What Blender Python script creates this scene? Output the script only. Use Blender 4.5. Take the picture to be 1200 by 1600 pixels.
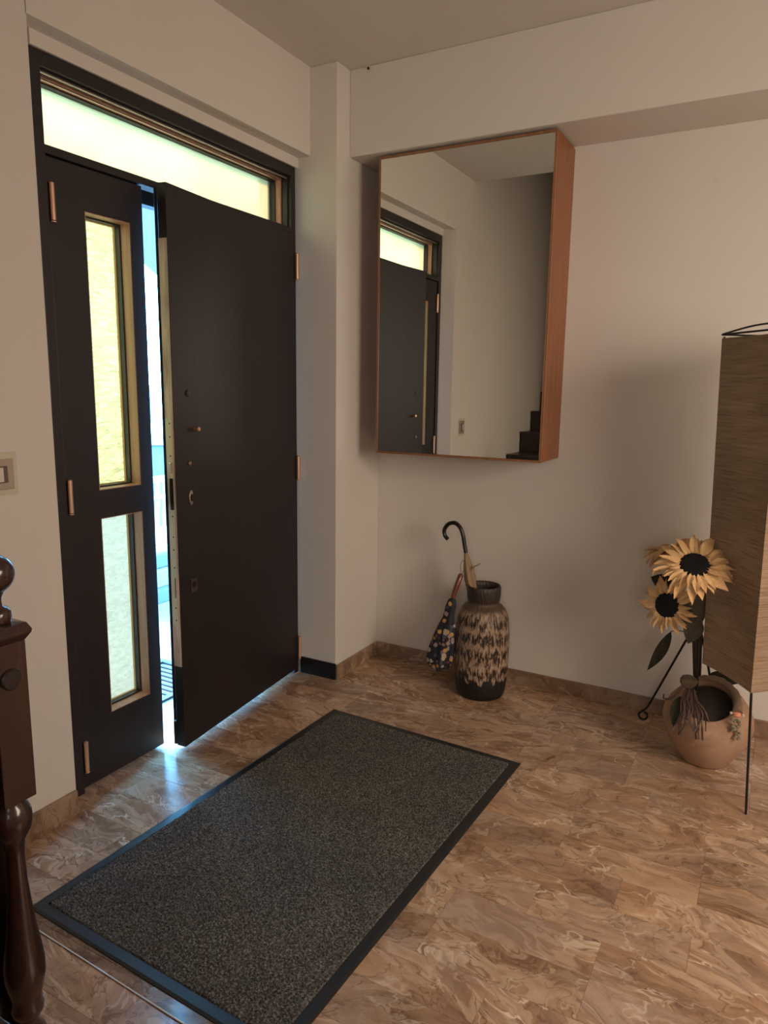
import bpy, bmesh, math, random
import numpy as np
from mathutils import Vector, Matrix, Euler
random.seed(7)
S = bpy.context.scene
COL = S.collection
for o in list(bpy.data.objects): bpy.data.objects.remove(o)

# ------------------------------------------------------------------ camera
CAM = Vector((2.0023, -3.2988, 1.45))
FWD = Vector((-0.47302203, 0.8643757, -0.17060133))
RGT = Vector((0.87596474, 0.48216616, 0.01419738))
UPV = Vector((-0.09453006, 0.14272508, 0.98523785))
cd = bpy.data.cameras.new('camera'); cam = bpy.data.objects.new('camera', cd); COL.objects.link(cam)
R3 = Matrix((RGT, UPV, -FWD)).transposed()
cam.matrix_world = Matrix.Translation(CAM) @ R3.to_4x4()
cd.sensor_fit = 'VERTICAL'; cd.sensor_height = 36.0; cd.lens = 36.0 * 1116.78 / 1600.0
cd.clip_start = 0.05; cd.clip_end = 300
S.camera = cam

# ------------------------------------------------------------------ world, lamps, exposure
w = bpy.data.worlds.new('sky'); S.world = w; w.use_nodes = True
nt = w.node_tree; nt.nodes.clear()
wo = nt.nodes.new('ShaderNodeOutputWorld'); wb = nt.nodes.new('ShaderNodeBackground')
wb.inputs['Color'].default_value = (0.16, 0.54, 1.0, 1); wb.inputs['Strength'].default_value = 42.0
nt.links.new(wb.outputs[0], wo.inputs[0])
S.view_settings.view_transform = 'Standard'; S.view_settings.look = 'None'
S.view_settings.exposure = 0.12; S.view_settings.gamma = 1.0; S.view_settings.use_curve_mapping = False

def area(name, loc, target, sx, sy, power, color):
    l = bpy.data.lights.new(name, 'AREA'); l.shape = 'RECTANGLE'; l.size = sx; l.size_y = sy
    l.energy = power; l.color = color
    o = bpy.data.objects.new(name, l); COL.objects.link(o)
    l.spread = math.radians(150)
    o.location = loc; o.rotation_euler = (Vector(target) - Vector(loc)).to_track_quat('-Z', 'Y').to_euler()
    return o
sl = bpy.data.lights.new('sun', 'SUN'); sl.energy = 20.0; sl.angle = math.radians(3); sl.color = (1.0, 0.93, 0.82)
so = bpy.data.objects.new('sun', sl); COL.objects.link(so); so.rotation_euler = Vector((0.80, 0.13, -0.66)).to_track_quat('-Z', 'Y').to_euler()
# added warm lamp inside the room, before the closed right window
area('right_fill', (3.90, -1.9, 1.65), (1.5, -0.55, 0.2), 1.3, 1.2, 53, (1.0, 0.82, 0.655))
# second unseen lamp, added behind the camera to brighten the hall
area('rear_fill', (2.9, -6.12, 1.75), (2.2, 0, 1.4), 1.3, 1.2, 20, (1.0, 0.87, 0.74))

# ------------------------------------------------------------------ object helpers
WM = {}
def tag(o, label=None, cat=None, group=None, kind=None):
    if label: o['label'] = label
    if cat: o['category'] = cat
    if group: o['group'] = group
    if kind: o['kind'] = kind
    return o
def root(name, loc, label, cat, group=None, kind=None):
    o = bpy.data.objects.new(name, None); COL.objects.link(o); o.location = loc
    o.empty_display_size = 0.05; WM[o.name] = Matrix.Translation(Vector(loc))
    return tag(o, label, cat, group, kind)
def link(o, parent=None, M=None):
    """link an object so that M is its world matrix"""
    COL.objects.link(o); M = M or Matrix.Identity(4)
    WM[o.name] = M
    if parent is not None:
        o.parent = parent; o.matrix_parent_inverse = Matrix.Identity(4)
        o.matrix_basis = WM[parent.name].inverted() @ M
    else: o.matrix_basis = M
    return o
def ob(name, bm, mat, parent=None, M=None, smooth=False, bevel=0.0, seg=2, angle=40):
    me = bpy.data.meshes.new(name)
    if bevel:
        bmesh.ops.remove_doubles(bm, verts=bm.verts[:], dist=1e-6)
        es = [e for e in bm.edges if len(e.link_faces) == 2 and e.calc_face_angle(0) > math.radians(35)]
        bmesh.ops.bevel(bm, geom=es, offset=bevel, segments=seg, profile=0.5, affect='EDGES', clamp_overlap=True)
    bmesh.ops.recalc_face_normals(bm, faces=bm.faces[:])
    bm.to_mesh(me); bm.free()
    if smooth:
        for p_ in me.polygons: p_.use_smooth = True
        me.set_sharp_from_angle(angle=math.radians(angle))
    me.materials.append(mat)
    return link(bpy.data.objects.new(name, me), parent, M)
def box(x0, y0, z0, x1, y1, z1, bm=None):
    bm = bm or bmesh.new()
    r = bmesh.ops.create_cube(bm, size=1)
    for v in r['verts']:
        v.co = Vector(((x0+x1)/2 + v.co.x*(x1-x0), (y0+y1)/2 + v.co.y*(y1-y0), (z0+z1)/2 + v.co.z*(z1-z0)))
    return bm
def grid_plate(us, vs, skip, d0, d1, f):
    """plate with rectangular holes; us, vs cut lines; skip = cells left open; f(u,v,d)->xyz"""
    bm = bmesh.new(); V = {}
    def vt(i, j, k):
        if (i, j, k) not in V: V[(i, j, k)] = bm.verts.new(f(us[i], vs[j], (d0, d1)[k]))
        return V[(i, j, k)]
    nu, nv = len(us)-1, len(vs)-1
    solid = lambda i, j: 0 <= i < nu and 0 <= j < nv and (i, j) not in skip
    for i in range(nu):
        for j in range(nv):
            if not solid(i, j): continue
            for k in (0, 1):
                bm.faces.new([vt(i, j, k), vt(i+1, j, k), vt(i+1, j+1, k), vt(i, j+1, k)])
            for (a, b, di, dj) in (((i, j), (i+1, j), 0, -1), ((i+1, j), (i+1, j+1), 1, 0), ((i+1, j+1), (i, j+1), 0, 1), ((i, j+1), (i, j), -1, 0)):
                if not solid(i+di, j+dj):
                    bm.faces.new([vt(*a, 0), vt(*b, 0), vt(*b, 1), vt(*a, 1)])
    return bm
def lathe(prof, n=32, c=(0, 0), bm=None, cap0=True, cap1=True, wob=None):
    bm = bm or bmesh.new(); rings = []
    for (r, z) in prof:
        ring = []
        for i in range(n):
            a = 2*math.pi*i/n; rr = r*(1+(wob(a, z) if wob else 0))
            ring.append(bm.verts.new((c[0]+rr*math.cos(a), c[1]+rr*math.sin(a), z)))
        rings.append(ring)
    for A, B in zip(rings, rings[1:]):
        for i in range(n): bm.faces.new([A[i], A[(i+1) % n], B[(i+1) % n], B[i]])
    if cap0: bm.faces.new(rings[0][::-1])
    if cap1: bm.faces.new(rings[-1])
    return bm
def tube(pts, rad, n=8, bm=None, flat=1.0):
    bm = bm or bmesh.new(); pts = [Vector(p_) for p_ in pts]
    if not hasattr(rad, '__len__'): rad = [rad]*len(pts)
    rings = []; ref = None
    for i, p_ in enumerate(pts):
        t = (pts[min(i+1, len(pts)-1)] - pts[max(i-1, 0)]).normalized()
        if ref is None: ref = t.orthogonal().normalized()
        ref = (ref - t*ref.dot(t)).normalized(); b = t.cross(ref)
        rings.append([bm.verts.new(p_ + ref*math.cos(2*math.pi*k/n)*rad[i] + b*math.sin(2*math.pi*k/n)*rad[i]*flat) for k in range(n)])
    for A, B in zip(rings, rings[1:]):
        for k in range(n): bm.faces.new([A[k], A[(k+1) % n], B[(k+1) % n], B[k]])
    bm.faces.new(rings[0][::-1]); bm.faces.new(rings[-1])
    return bm
def smoothpts(pts, n=6):
    P = [Vector(p_) for p_ in pts]; out = []
    for i in range(len(P)-1):
        a, b, c, d = P[max(i-1, 0)], P[i], P[i+1], P[min(i+2, len(P)-1)]
        for k in range(n):
            t = k/n
            out.append(0.5*((2*b) + (c-a)*t + (2*a-5*b+4*c-d)*t*t + (3*b-a-3*c+d)*t**3))
    out.append(P[-1]); return out
def frame_z(loc, z, xhint=(1, 0, 0)):
    z = Vector(z).normalized(); x = Vector(xhint); x = (x - z*x.dot(z)).normalized(); y = z.cross(x)
    return Matrix.Translation(Vector(loc)) @ Matrix((x, y, z)).transposed().to_4x4()

# ------------------------------------------------------------------ materials
def mat(name, col, rough=0.6, metal=0.0, spec=0.5, coat=0.0, transl=None):
    m = bpy.data.materials.new(name); m.use_nodes = True
    b = m.node_tree.nodes['Principled BSDF']
    b.inputs['Base Color'].default_value = (*col, 1); b.inputs['Roughness'].default_value = rough
    b.inputs['Metallic'].default_value = metal; b.inputs['Specular IOR Level'].default_value = spec
    b.inputs['Coat Weight'].default_value = coat; b.inputs['Coat Roughness'].default_value = 0.08
    return m
class N:
    """tiny node helper"""
    def __init__(s, m): s.t = m.node_tree; s.b = s.t.nodes['Principled BSDF']
    def n(s, typ, **kw):
        x = s.t.nodes.new('ShaderNode'+typ)
        for k, v in kw.items():
            if hasattr(x, k): setattr(x, k, v)
            else: x.inputs[k].default_value = v
        return x
    def l(s, a, b): s.t.links.new(a, b)
    def coord(s, scale=(1, 1, 1), kind='Object', rand=False):
        tc = s.n('TexCoord'); mp = s.n('Mapping'); mp.inputs['Scale'].default_value = scale
        src = tc.outputs[kind]
        if rand:
            oi = s.n('ObjectInfo'); cm = s.n('VectorMath', operation='SCALE'); cm.inputs[0].default_value = (37.0, 91.0, 53.0)
            s.l(oi.outputs['Random'], cm.inputs['Scale'])
            ad = s.n('VectorMath', operation='ADD'); s.l(src, ad.inputs[0]); s.l(cm.outputs[0], ad.inputs[1]); src = ad.outputs[0]
        s.l(src, mp.inputs['Vector']); return mp.outputs[0]
    def noise(s, vec, scale, detail=4, rough=0.55, dist=0.0):
        x = s.n('TexNoise'); x.inputs['Scale'].default_value = scale; x.inputs['Detail'].default_value = detail
        x.inputs['Roughness'].default_value = rough; x.inputs['Distortion'].default_value = dist
        s.l(vec, x.inputs['Vector']); return x.outputs['Fac']
    def ramp(s, fac, stops):
        x = s.n('ValToRGB'); e = x.color_ramp.elements
        while len(e) < len(stops): e.new(0.5)
        for k, (p_, c) in enumerate(stops): e[k].position = p_; e[k].color = (*c, 1) if len(c) == 3 else c
        s.l(fac, x.inputs[0]); return x.outputs[0]
    def mix(s, fac, a, b, mode='MIX'):
        x = s.n('Mix', data_type='RGBA', blend_type=mode)
        for src, i in ((fac, 0), (a, 6), (b, 7)):
            if isinstance(src, (int, float)): x.inputs[i].default_value = src
            elif isinstance(src, tuple): x.inputs[i].default_value = (*src, 1)
            else: s.l(src, x.inputs[i])
        return x.outputs[2]
    def math(s, op, a, b=0.0):
        x = s.n('Math', operation=op)
        for src, i in ((a, 0), (b, 1)):
            if isinstance(src, (int, float)): x.inputs[i].default_value = src
            else: s.l(src, x.inputs[i])
        return x.outputs[0]
    def bump(s, h, strength=0.3, dist=0.01):
        x = s.n('Bump'); x.inputs['Strength'].default_value = strength; x.inputs['Distance'].default_value = dist
        s.l(h, x.inputs['Height']); s.l(x.outputs[0], s.b.inputs['Normal']); return x.outputs[0]
    def color(s, c): s.l(c, s.b.inputs['Base Color'])

def plaster(name, col, dirt=(0.9, 0.87, 0.82)):
    m = mat(name, col, 0.55, spec=0.35); k = N(m); c = k.coord()
    a = k.ramp(k.noise(c, 1.3, 3), [(0.3, tuple(x*0.95 for x in col)), (0.7, col)])
    st = k.ramp(k.noise(c, 7, 6, 0.7, 0.6), [(0.66, (0, 0, 0)), (0.76, (0.35, 0.35, 0.35))])
    k.color(k.mix(st, a, tuple(col[i]*dirt[i]*0.9 for i in range(3))))
    k.bump(k.noise(c, 60, 4), 0.12, 0.004); return m
M_wall = plaster('wall_plaster', (0.70, 0.655, 0.60))
M_ceil = plaster('ceiling_paint', (0.70, 0.65, 0.60))
def marble(name, stretch=(1, 1.7, 1), rough=0.2, dark=1.0):
    m = mat(name, (0.4, 0.25, 0.17), rough, spec=0.5); k = N(m); c = k.coord(rand=True)
    vr = k.n('VectorRotate', rotation_type='Z_AXIS'); k.l(c, vr.inputs['Vector'])
    oi = k.n('ObjectInfo'); k.l(k.math('MULTIPLY', k.math('SUBTRACT', oi.outputs['Random'], 0.5), 0.9), vr.inputs['Angle'])
    mp = k.n('Mapping'); mp.inputs['Scale'].default_value = stretch; k.l(vr.outputs[0], mp.inputs['Vector']); v = mp.outputs[0]
    def warp(vec, sc, amt):
        x = k.n('TexNoise'); x.inputs['Scale'].default_value = sc; x.inputs['Detail'].default_value = 2; k.l(vec, x.inputs['Vector'])
        y = k.n('VectorMath', operation='SCALE'); y.inputs['Scale'].default_value = amt; k.l(x.outputs['Color'], y.inputs[0])
        z = k.n('VectorMath', operation='ADD'); k.l(vec, z.inputs[0]); k.l(y.outputs[0], z.inputs[1]); return z.outputs[0]
    q = warp(warp(v, 3.0, 0.42), 11.0, 0.07)
    D = dark; cl = lambda *x: tuple(t*D for t in x)
    base = k.ramp(k.noise(q, 5.0, 9, 0.66), [(0.28, cl(0.15, 0.085, 0.052)), (0.43, cl(0.31, 0.18, 0.105)), (0.56, cl(0.42, 0.262, 0.16)), (0.74, cl(0.58, 0.41, 0.28))])
    def sc(vec, s3):
        x = k.n('Mapping'); x.inputs['Scale'].default_value = s3; k.l(vec, x.inputs['Vector']); return x.outputs[0]
    # pale clouds with one hard edge
    pal = k.ramp(k.noise(sc(q, (0.7, 1.5, 1)), 3.2, 5, 0.6), [(0.50, (0, 0, 0)), (0.525, (0.55, 0.55, 0.55)), (0.62, (0.1, 0.1, 0.1)), (0.70, (0.5, 0.5, 0.5))])
    col = k.mix(pal, base, cl(0.60, 0.44, 0.31))
    drk = k.ramp(k.noise(sc(q, (0.8, 1.6, 1)), 4.4, 4, 0.6), [(0.56, (0, 0, 0)), (0.59, (0.6, 0.6, 0.6)), (0.72, (0.15, 0.15, 0.15))])
    col = k.mix(drk, col, cl(0.19, 0.105, 0.062))
    def ridge(vec, s_, det, w_, amt):
        return k.ramp(k.math('ABSOLUTE', k.math('SUBTRACT', k.noise(vec, s_, det, 0.5), 0.5)), [(0.0, (amt,)*3), (w_, (0, 0, 0))])
    col = k.mix(ridge(q, 6.5, 3, 0.012, 0.7), col, cl(0.13, 0.07, 0.045))
    msk = k.ramp(k.noise(c, 3.5, 2), [(0.40, (0.1, 0.1, 0.1)), (0.62, (0.9, 0.9, 0.9))])
    col = k.mix(k.math('MULTIPLY', ridge(warp(q, 9, 0.1), 4.2, 4, 0.015, 1.0), msk), col, cl(0.74, 0.60, 0.47))
    grey = k.ramp(k.noise(c, 2.4, 3), [(0.45, (0, 0, 0)), (0.7, (0.5, 0.5, 0.5))])
    col = k.mix(grey, col, cl(0.36, 0.26, 0.215))
    hsv = k.n('HueSaturation'); k.l(col, hsv.inputs['Color'])
    k.l(k.math('MULTIPLY_ADD', oi.outputs['Random'], 0.5), hsv.inputs['Value'])
    hsv.inputs['Value'].default_value = 1.0
    mu = k.n('Math', operation='MULTIPLY_ADD'); k.l(oi.outputs['Random'], mu.inputs[0]); mu.inputs[1].default_value = 0.34; mu.inputs[2].default_value = 0.86
    k.l(mu.outputs[0], hsv.inputs['Value'])
    k.color(hsv.outputs[0])
    k.l(k.ramp(k.noise(c, 9, 3), [(0.3, (rough*0.75,)*3), (0.7, (rough*1.5,)*3)]), k.b.inputs['Roughness'])
    return m
M_tile = marble('brown_marble', rough=0.19)
M_skirt = marble('brown_marble_skirting', rough=0.3, dark=0.75)
def wood(name, c0, c1, axis=2, rough=0.4, scale=1.0, coat=0.0, bump=0.1):
    m = mat(name, c1, rough, coat=coat); k = N(m); s_ = [14*scale]*3; s_[axis] = 0.9*scale
    v = k.coord(tuple(s_)); n1 = k.noise(v, 2.2, 6, 0.6, 0.8)
    k.color(k.ramp(n1, [(0.3, c0), (0.7, c1)])); k.bump(n1, bump, 0.003); return m
M_door = wood('dark_door_paint', (0.010, 0.0075, 0.009), (0.018, 0.011, 0.012), rough=0.5, bump=0.05)
M_lining = wood('tan_wood_lining', (0.32, 0.16, 0.10), (0.52, 0.29, 0.20), rough=0.45)
M_cab = wood('orange_brown_veneer', (0.20, 0.058, 0.014), (0.34, 0.115, 0.030), rough=0.38)
M_cabedge = wood('thin_light_wood_edge', (0.20, 0.085, 0.035), (0.32, 0.15, 0.07), rough=0.35)
M_newel = wood('dark_varnished_wood', (0.016, 0.006, 0.004), (0.050, 0.019, 0.012), rough=0.26, coat=0.4)
M_step = wood('dark_step_wood', (0.02, 0.010, 0.007), (0.04, 0.022, 0.015), axis=1, rough=0.35)
M_copper = mat('copper_hinge', (0.78, 0.48, 0.32), 0.3, metal=0.85)
M_steel = mat('worn_steel', (0.55, 0.5, 0.45), 0.35, metal=0.9)
M_blackpl = mat('black_plastic', (0.008, 0.008, 0.009), 0.4)
M_iron = mat('black_iron', (0.010, 0.009, 0.009), 0.5, metal=0.3)
M_mirror = mat('silvered_glass', (0.86, 0.88, 0.84), 0.0, metal=1.0)
M_white = mat('white_painted_metal', (0.85, 0.85, 0.85), 0.4)
def strip_mat():
    m = mat('bare_edge_strip', (0.62, 0.50, 0.42), 0.4, metal=0.2); k = N(m); v = k.coord((30, 30, 4))
    k.color(k.ramp(k.noise(v, 1.5, 5), [(0.3, (0.40, 0.28, 0.24)), (0.62, (0.72, 0.55, 0.49))])); return m
M_strip = strip_mat()
def pane_mat(name, tint, scale_vec, bscale, bstr):
    m = bpy.data.materials.new(name); m.use_nodes = True; t = m.node_tree; t.nodes.clear()
    class X: pass
    k = N.__new__(N); k.t = t
    out = k.n('OutputMaterial'); tr = k.n('BsdfTranslucent'); gl = k.n('BsdfGlass'); gs = k.n('BsdfGlossy')
    v = k.coord(scale_vec); h = k.noise(v, bscale, 3, 0.5, 0.8)
    bp = k.n('Bump'); bp.inputs['Strength'].default_value = bstr; bp.inputs['Distance'].default_value = 0.02; k.l(h, bp.inputs['Height'])
    lo = tuple(x*(0.62 if bstr > 0.5 else 0.8) for x in tint)
    col = k.ramp(h, [(0.35, lo), (0.65, tint)])
    k.l(col, tr.inputs['Color']); k.l(bp.outputs[0], tr.inputs['Normal'])
    gl.inputs['Color'].default_value = (*tint, 1); gl.inputs['Roughness'].default_value = 0.6; gl.inputs['IOR'].default_value = 1.06; k.l(bp.outputs[0], gl.inputs['Normal'])
    gs.inputs['Color'].default_value = (0.9, 0.9, 0.85, 1); gs.inputs['Roughness'].default_value = 0.25; k.l(bp.outputs[0], gs.inputs['Normal'])
    m1 = k.n('MixShader'); m1.inputs[0].default_value = 0.45; k.l(tr.outputs[0], m1.inputs[1]); k.l(gl.outputs[0], m1.inputs[2])
    m2 = k.n('MixShader'); m2.inputs[0].default_value = 0.05; k.l(m1.outputs[0], m2.inputs[1]); k.l(gs.outputs[0], m2.inputs[2])
    k.l(m2.outputs[0], out.inputs[0]); return m
M_paneT = pane_mat('yellow_frosted_glass', (0.495, 0.335, 0.20), (1, 1, 1), 3, 0.15)
M_paneU = pane_mat('yellow_hammered_glass', (0.49, 0.365, 0.20), (1, 1.2, 2.8), 22, 0.9)
M_paneL = pane_mat('pale_green_hammered_glass', (0.37, 0.305, 0.225), (1, 1.4, 2.2), 28, 0.35)

# ------------------------------------------------------------------ room shell
H = 2.857; BX = 0.017; FX = -0.058; PX = 0.1617; PY = -0.418; HB = 2.486; BB = 0.312; HB2 = 2.4896
YL = -1.776; YR = -0.432; ZT = 2.442; SH = 5.3; RY = -6.2; RXW = 4.0
def struct(name, bm, m, label, cat, **kw):
    return tag(ob(name, bm, m, **kw), label, cat, kind='structure')
fl = struct('floor', box(-0.3, RY, -0.2, RXW, 0.2, -0.002), mat('grout', (0.30, 0.20, 0.14), 0.8), 'brown polished marble tile floor of the entrance hall', 'floor')
# one tile mesh, shared
TL, TW = 0.417, 0.139
def tile_bm(l, w_, g=0.0003, z0=-0.002):
    bm = box(g, g, z0, l-g, w_-g, 0.0)
    es = [e for e in bm.edges if all(v.co.z > -1e-5 for v in e.verts)]
    bmesh.ops.bevel(bm, geom=es, offset=0.0005, segments=1, affect='EDGES')
    return bm
first = ob('tile', tile_bm(TL, TW), M_tile, fl, Matrix.Translation((1.508, -1.529, 0)))
cuts = {}
def cut_me(l):
    if round(l, 3) not in cuts:
        me = bpy.data.meshes.new('tile_cut'); b2 = tile_bm(l, TW); b2.to_mesh(me); b2.free(); me.materials.append(M_tile); cuts[round(l, 3)] = me
    return cuts[round(l, 3)]
offs = {0: 0.0, 1: 0.5, 2: 0.0, 3: 0.0, 4: 0.5, -1: 0.5, -2: 0.5, -3: 0.0}   # rows whose joints can be read
tiles = 1; rest = bmesh.new()
for r in range(-34, 12):
    y0 = -1.529 + r*TW
    if y0 + TW > 0.2 or y0 < RY: continue
    off = offs.get(r, random.choice((0.0, 0.5, 0.5, 0.27)))
    for i in range(-6, 7):
        x0 = 1.508 + (i+off)*TL
        if x0+TL < -0.25 or x0+TL > 4.0: continue
        if x0 < -0.3:
            link(bpy.data.objects.new('tile', cut_me(x0+TL+0.2995)), fl, Matrix.Translation((-0.2995, y0, 0))); tiles += 1; continue
        if r == 0 and i == 0: continue
        near = y0 > -3.35 and x0 < 3.0 and tiles < 270
        if near:
            o = bpy.data.objects.new('tile', first.data); tiles += 1
            link(o, fl, Matrix.Translation((x0, y0, 0)))
        else:
            b2 = tile_bm(TL, TW); bmesh.ops.translate(b2, verts=b2.verts[:], vec=(x0, y0, 0))
            me = bpy.data.meshes.new('tmp'); b2.to_mesh(me); b2.free(); rest.from_mesh(me); bpy.data.meshes.remove(me)
tag(ob('distant_tiles', rest, M_tile, fl), kind='stuff')

bm = box(-0.25, 0, 0, RXW+0.2, 0.2, H+0.15)
struct('wall_back', bm, M_wall, 'off-white plaster back wall behind the wall cabinet and vases', 'wall')
# left wall: the part left of the door, its splayed return beside the frame
bm = bmesh.new()
prof = [(-0.25, RY), (BX, RY), (BX, -1.832), (FX, YL-0.002), (-0.25, YL-0.002)]
lo = [bm.verts.new((x, y, 0)) for x, y in prof]; hi = [bm.verts.new((x, y, H)) for x, y in prof]
bm.faces.new(lo[::-1]); bm.faces.new(hi)
for i in range(5): bm.faces.new([lo[i], lo[(i+1) % 5], hi[(i+1) % 5], hi[i]])
struct('wall_left', bm, M_wall, 'off-white plaster wall left of the dark double door', 'wall')
bm = grid_plate([-1.834, PY], [HB, H], (), -0.25, BX, lambda u, v, d: (d, u, v))
# cut the beam's left end to follow the return
struct('trim_1', bm, M_wall, 'plaster beam over the dark double door', 'beam')
struct('trim_2', box(-0.25, YL, ZT, -0.05, PY, HB), M_wall, 'recessed plaster strip between door frame and beam', 'wall')
bm = box(-0.25, PY, 0, PX, 0, H)
struct('trim_3', bm, M_wall, 'plaster pilaster in the corner right of the door', 'pillar', bevel=0.004)
struct('trim_4', box(PX, -BB, HB2, RXW, 0, H), M_wall, 'deep plaster beam along the back wall above the cabinet', 'beam', bevel=0.004)
# ceiling with the stairwell left open
bm = grid_plate([-0.25, 1.15, RXW+0.2], [RY-0.2, -2.15, 0.2], {(0, 0)}, H, H+0.15, lambda u, v, d: (u, v, d))
struct('ceiling', bm, M_ceil, 'off-white plaster ceiling of the hall', 'ceiling')
struct('wall_rear', grid_plate([-0.25, 2.2, 3.6, RXW+0.2], [0, 1.1, 2.4, H], {(1, 1)}, RY, RY-0.2, lambda u, v, d: (u, d, v)), M_wall, 'off-white rear wall behind the camera', 'wall')
struct('wall_right', grid_plate([RY, -2.6, -1.2, 0], [0, 1.0, 2.3, H], {(1, 1)}, RXW, RXW+0.2, lambda u, v, d: (d, u, v)), M_wall, 'off-white right wall with a window', 'wall')
bm = grid_plate([-0.25, BX, 1.15, 1.35], [RY, -2.15, -1.95], {(1, 0)}, H+0.15, SH, lambda u, v, d: (u, v, d))
struct('wall_stairwell', bm, M_wall, 'walls of the open stairwell above the ceiling', 'wall')
struct('wall_stairwell_left', box(-0.25, RY, H, BX, -2.15, H+0.15), M_wall, 'stairwell wall continuing up at the ceiling edge', 'wall')
struct('wall_stairwell_rear', box(-0.25, RY-0.2, H, 1.35, RY, SH), M_wall, 'rear wall of the stairwell', 'wall')
struct('wall_stair_shade', box(1.15, RY, 0, 1.3, -3.36, H), M_wall, 'unseen partition added behind the camera to shade the stairs', 'wall')  # unseen wall added to keep lamp light off the stairwell
struct('ceiling_stairwell', box(-0.25, RY-0.2, SH, 1.35, -1.95, SH+0.1), M_ceil, 'ceiling at the top of the stairwell', 'ceiling')
def win(name, us, vs, d, f, label):
    wr = tag(ob(name, grid_plate([us[0], us[0]+0.05, (us[0]+us[1])/2-0.03, (us[0]+us[1])/2+0.03, us[1]-0.05, us[1]], [vs[0], vs[0]+0.05, vs[1]-0.05, vs[1]], {(1, 1), (3, 1)}, d, d+0.05, f), M_white), label, 'window', kind='structure')
win('window_2', (-2.6, -1.2), (1.0, 2.3), RXW+0.05, lambda u, v, d: (d, u, v), 'white two-light window frame in the right wall')
win('window_3', (2.2, 3.6), (1.1, 2.4), RY-0.12, lambda u, v, d: (u, d, v), 'white two-light window frame in the rear wall')

M_screen = mat('cream_sky_screen', (0.62, 0.50, 0.36), 0.9)
def sky_screen(label, c0, c1, zb_, zt_, f):  # unseen cloth added in the windows to block the blue sky light
    bm = bmesh.new(); n = 60; g = {}
    for i in range(n+1):
        u = c0+(c1-c0)*i/n
        for k_, z in ((0, zb_), (1, zt_)):
            for q_, o_ in ((0, 0.0), (1, 0.004)): g[i, k_, q_] = bm.verts.new(f(u, z, 0.008*math.sin(i*1.05)+o_))
    for i in range(n):
        for q_ in (0, 1): bm.faces.new([g[i, 0, q_], g[i+1, 0, q_], g[i+1, 1, q_], g[i, 1, q_]])
        for k_ in (0, 1): bm.faces.new([g[i, k_, 0], g[i+1, k_, 0], g[i+1, k_, 1], g[i, k_, 1]])
    for i in (0, n): bm.faces.new([g[i, 0, 0], g[i, 0, 1], g[i, 1, 1], g[i, 1, 0]])
    tag(ob('sky_screen', bm, M_screen), label, 'sky_screen')
sky_screen('unseen cream screen added to keep blue sky out of the right window', -2.598, -1.202, 1.002, 2.298, lambda u, z, d: (RXW+0.025+d, u, z))
sky_screen('unseen cream screen added to keep blue sky out of the rear window', 2.202, 3.598, 1.102, 2.398, lambda u, z, d: (u, RY-0.025-d, z))
# skirting
struct('baseboard_back', box(PX+0.013, -0.013, 0, 3.99, -0.0005, 0.074), M_skirt, 'brown marble skirting along the back wall', 'skirting', bevel=0.002)
struct('baseboard_pilaster', box(PX+0.0005, PY, 0, PX+0.013, -0.0005, 0.074), M_skirt, 'brown marble skirting on the right face of the pilaster', 'skirting', bevel=0.002)
struct('baseboard_left', box(BX+0.0005, -3.9, 0, BX+0.013, -1.835, 0.088), M_skirt, 'brown marble skirting left of the door', 'skirting', bevel=0.002)
struct('baseboard_black', box(-0.045, PY-0.016, 0, PX+0.003, PY-0.0005, 0.082), mat('black_skirting_paint', (0.012, 0.010, 0.010), 0.75, spec=0.15), 'short black skirting at the foot of the pilaster beside the door', 'skirting', bevel=0.003)

# ------------------------------------------------------------------ door set
fr = tag(ob('trim_5', grid_plate([YL, YL+0.036, YR-0.032, YR], [0, 2.150, 2.176, 2.398, ZT], {(1, 0), (1, 2)}, -0.11, FX, lambda u, v, d: (d, u, v)), M_door, bevel=0.0025), 'dark brown frame round the double door and transom', 'door frame', kind='structure')
# transom light: stepped sash rings and pane
tr = root('window_1', (FX, -1.1, 2.18), 'long yellow frosted transom window over the double door', 'window', kind='structure')
yl, yr, zb, zt = YL+0.036, YR-0.032, 2.176, 2.398
def ring(u0, u1, v0, v1, wd, d0, d1, name, m, parent, bev=0.0015):
    return ob(name, grid_plate([u0, u0+wd, u1-wd, u1], [v0, v0+wd, v1-wd, v1], {(1, 1)}, d0, d1, lambda u, v, d: (d, u, v)), m, parent, bevel=bev)
ring(yl, yr, zb-0.001, zt, 0.007, -0.10, -0.075, 'sash_frame', M_door, tr)
ring(yl, yr, zb-0.001, zt, 0.012, -0.137, -0.1105, 'sash_step', M_lining, tr)
ring(yl, yr, zb-0.001, zt, 0.017, -0.165, -0.138, 'glazing_bead', M_door, tr)
for zz, nm in ((0.0065, 'bright_line'),):  # pale strips drawn in for the highlights along the sash steps
    ob('highlight_strip', box(-0.080, yl+0.008, zt-0.0115, -0.0765, yr-0.008, zt-0.0072), M_steel, tr)
    ob('highlight_strip', box(-0.116, yl+0.013, zt-0.0165, -0.1115, yr-0.013, zt-0.0122), M_steel, tr)
ob('pane', box(-0.172, yl+0.001, zb, -0.166, yr-0.001, zt-0.001), M_paneT, tr)
struct('trim_6', grid_plate([YL, YL+0.034, YR-0.062, YR], [0, 2.120, 2.176, 2.40, ZT], {(1, 0), (1, 2)}, -0.22, -0.1735, lambda u, v, d: (d, u, v)), M_door, 'outer dark rebate of the door frame', 'door frame')

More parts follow.
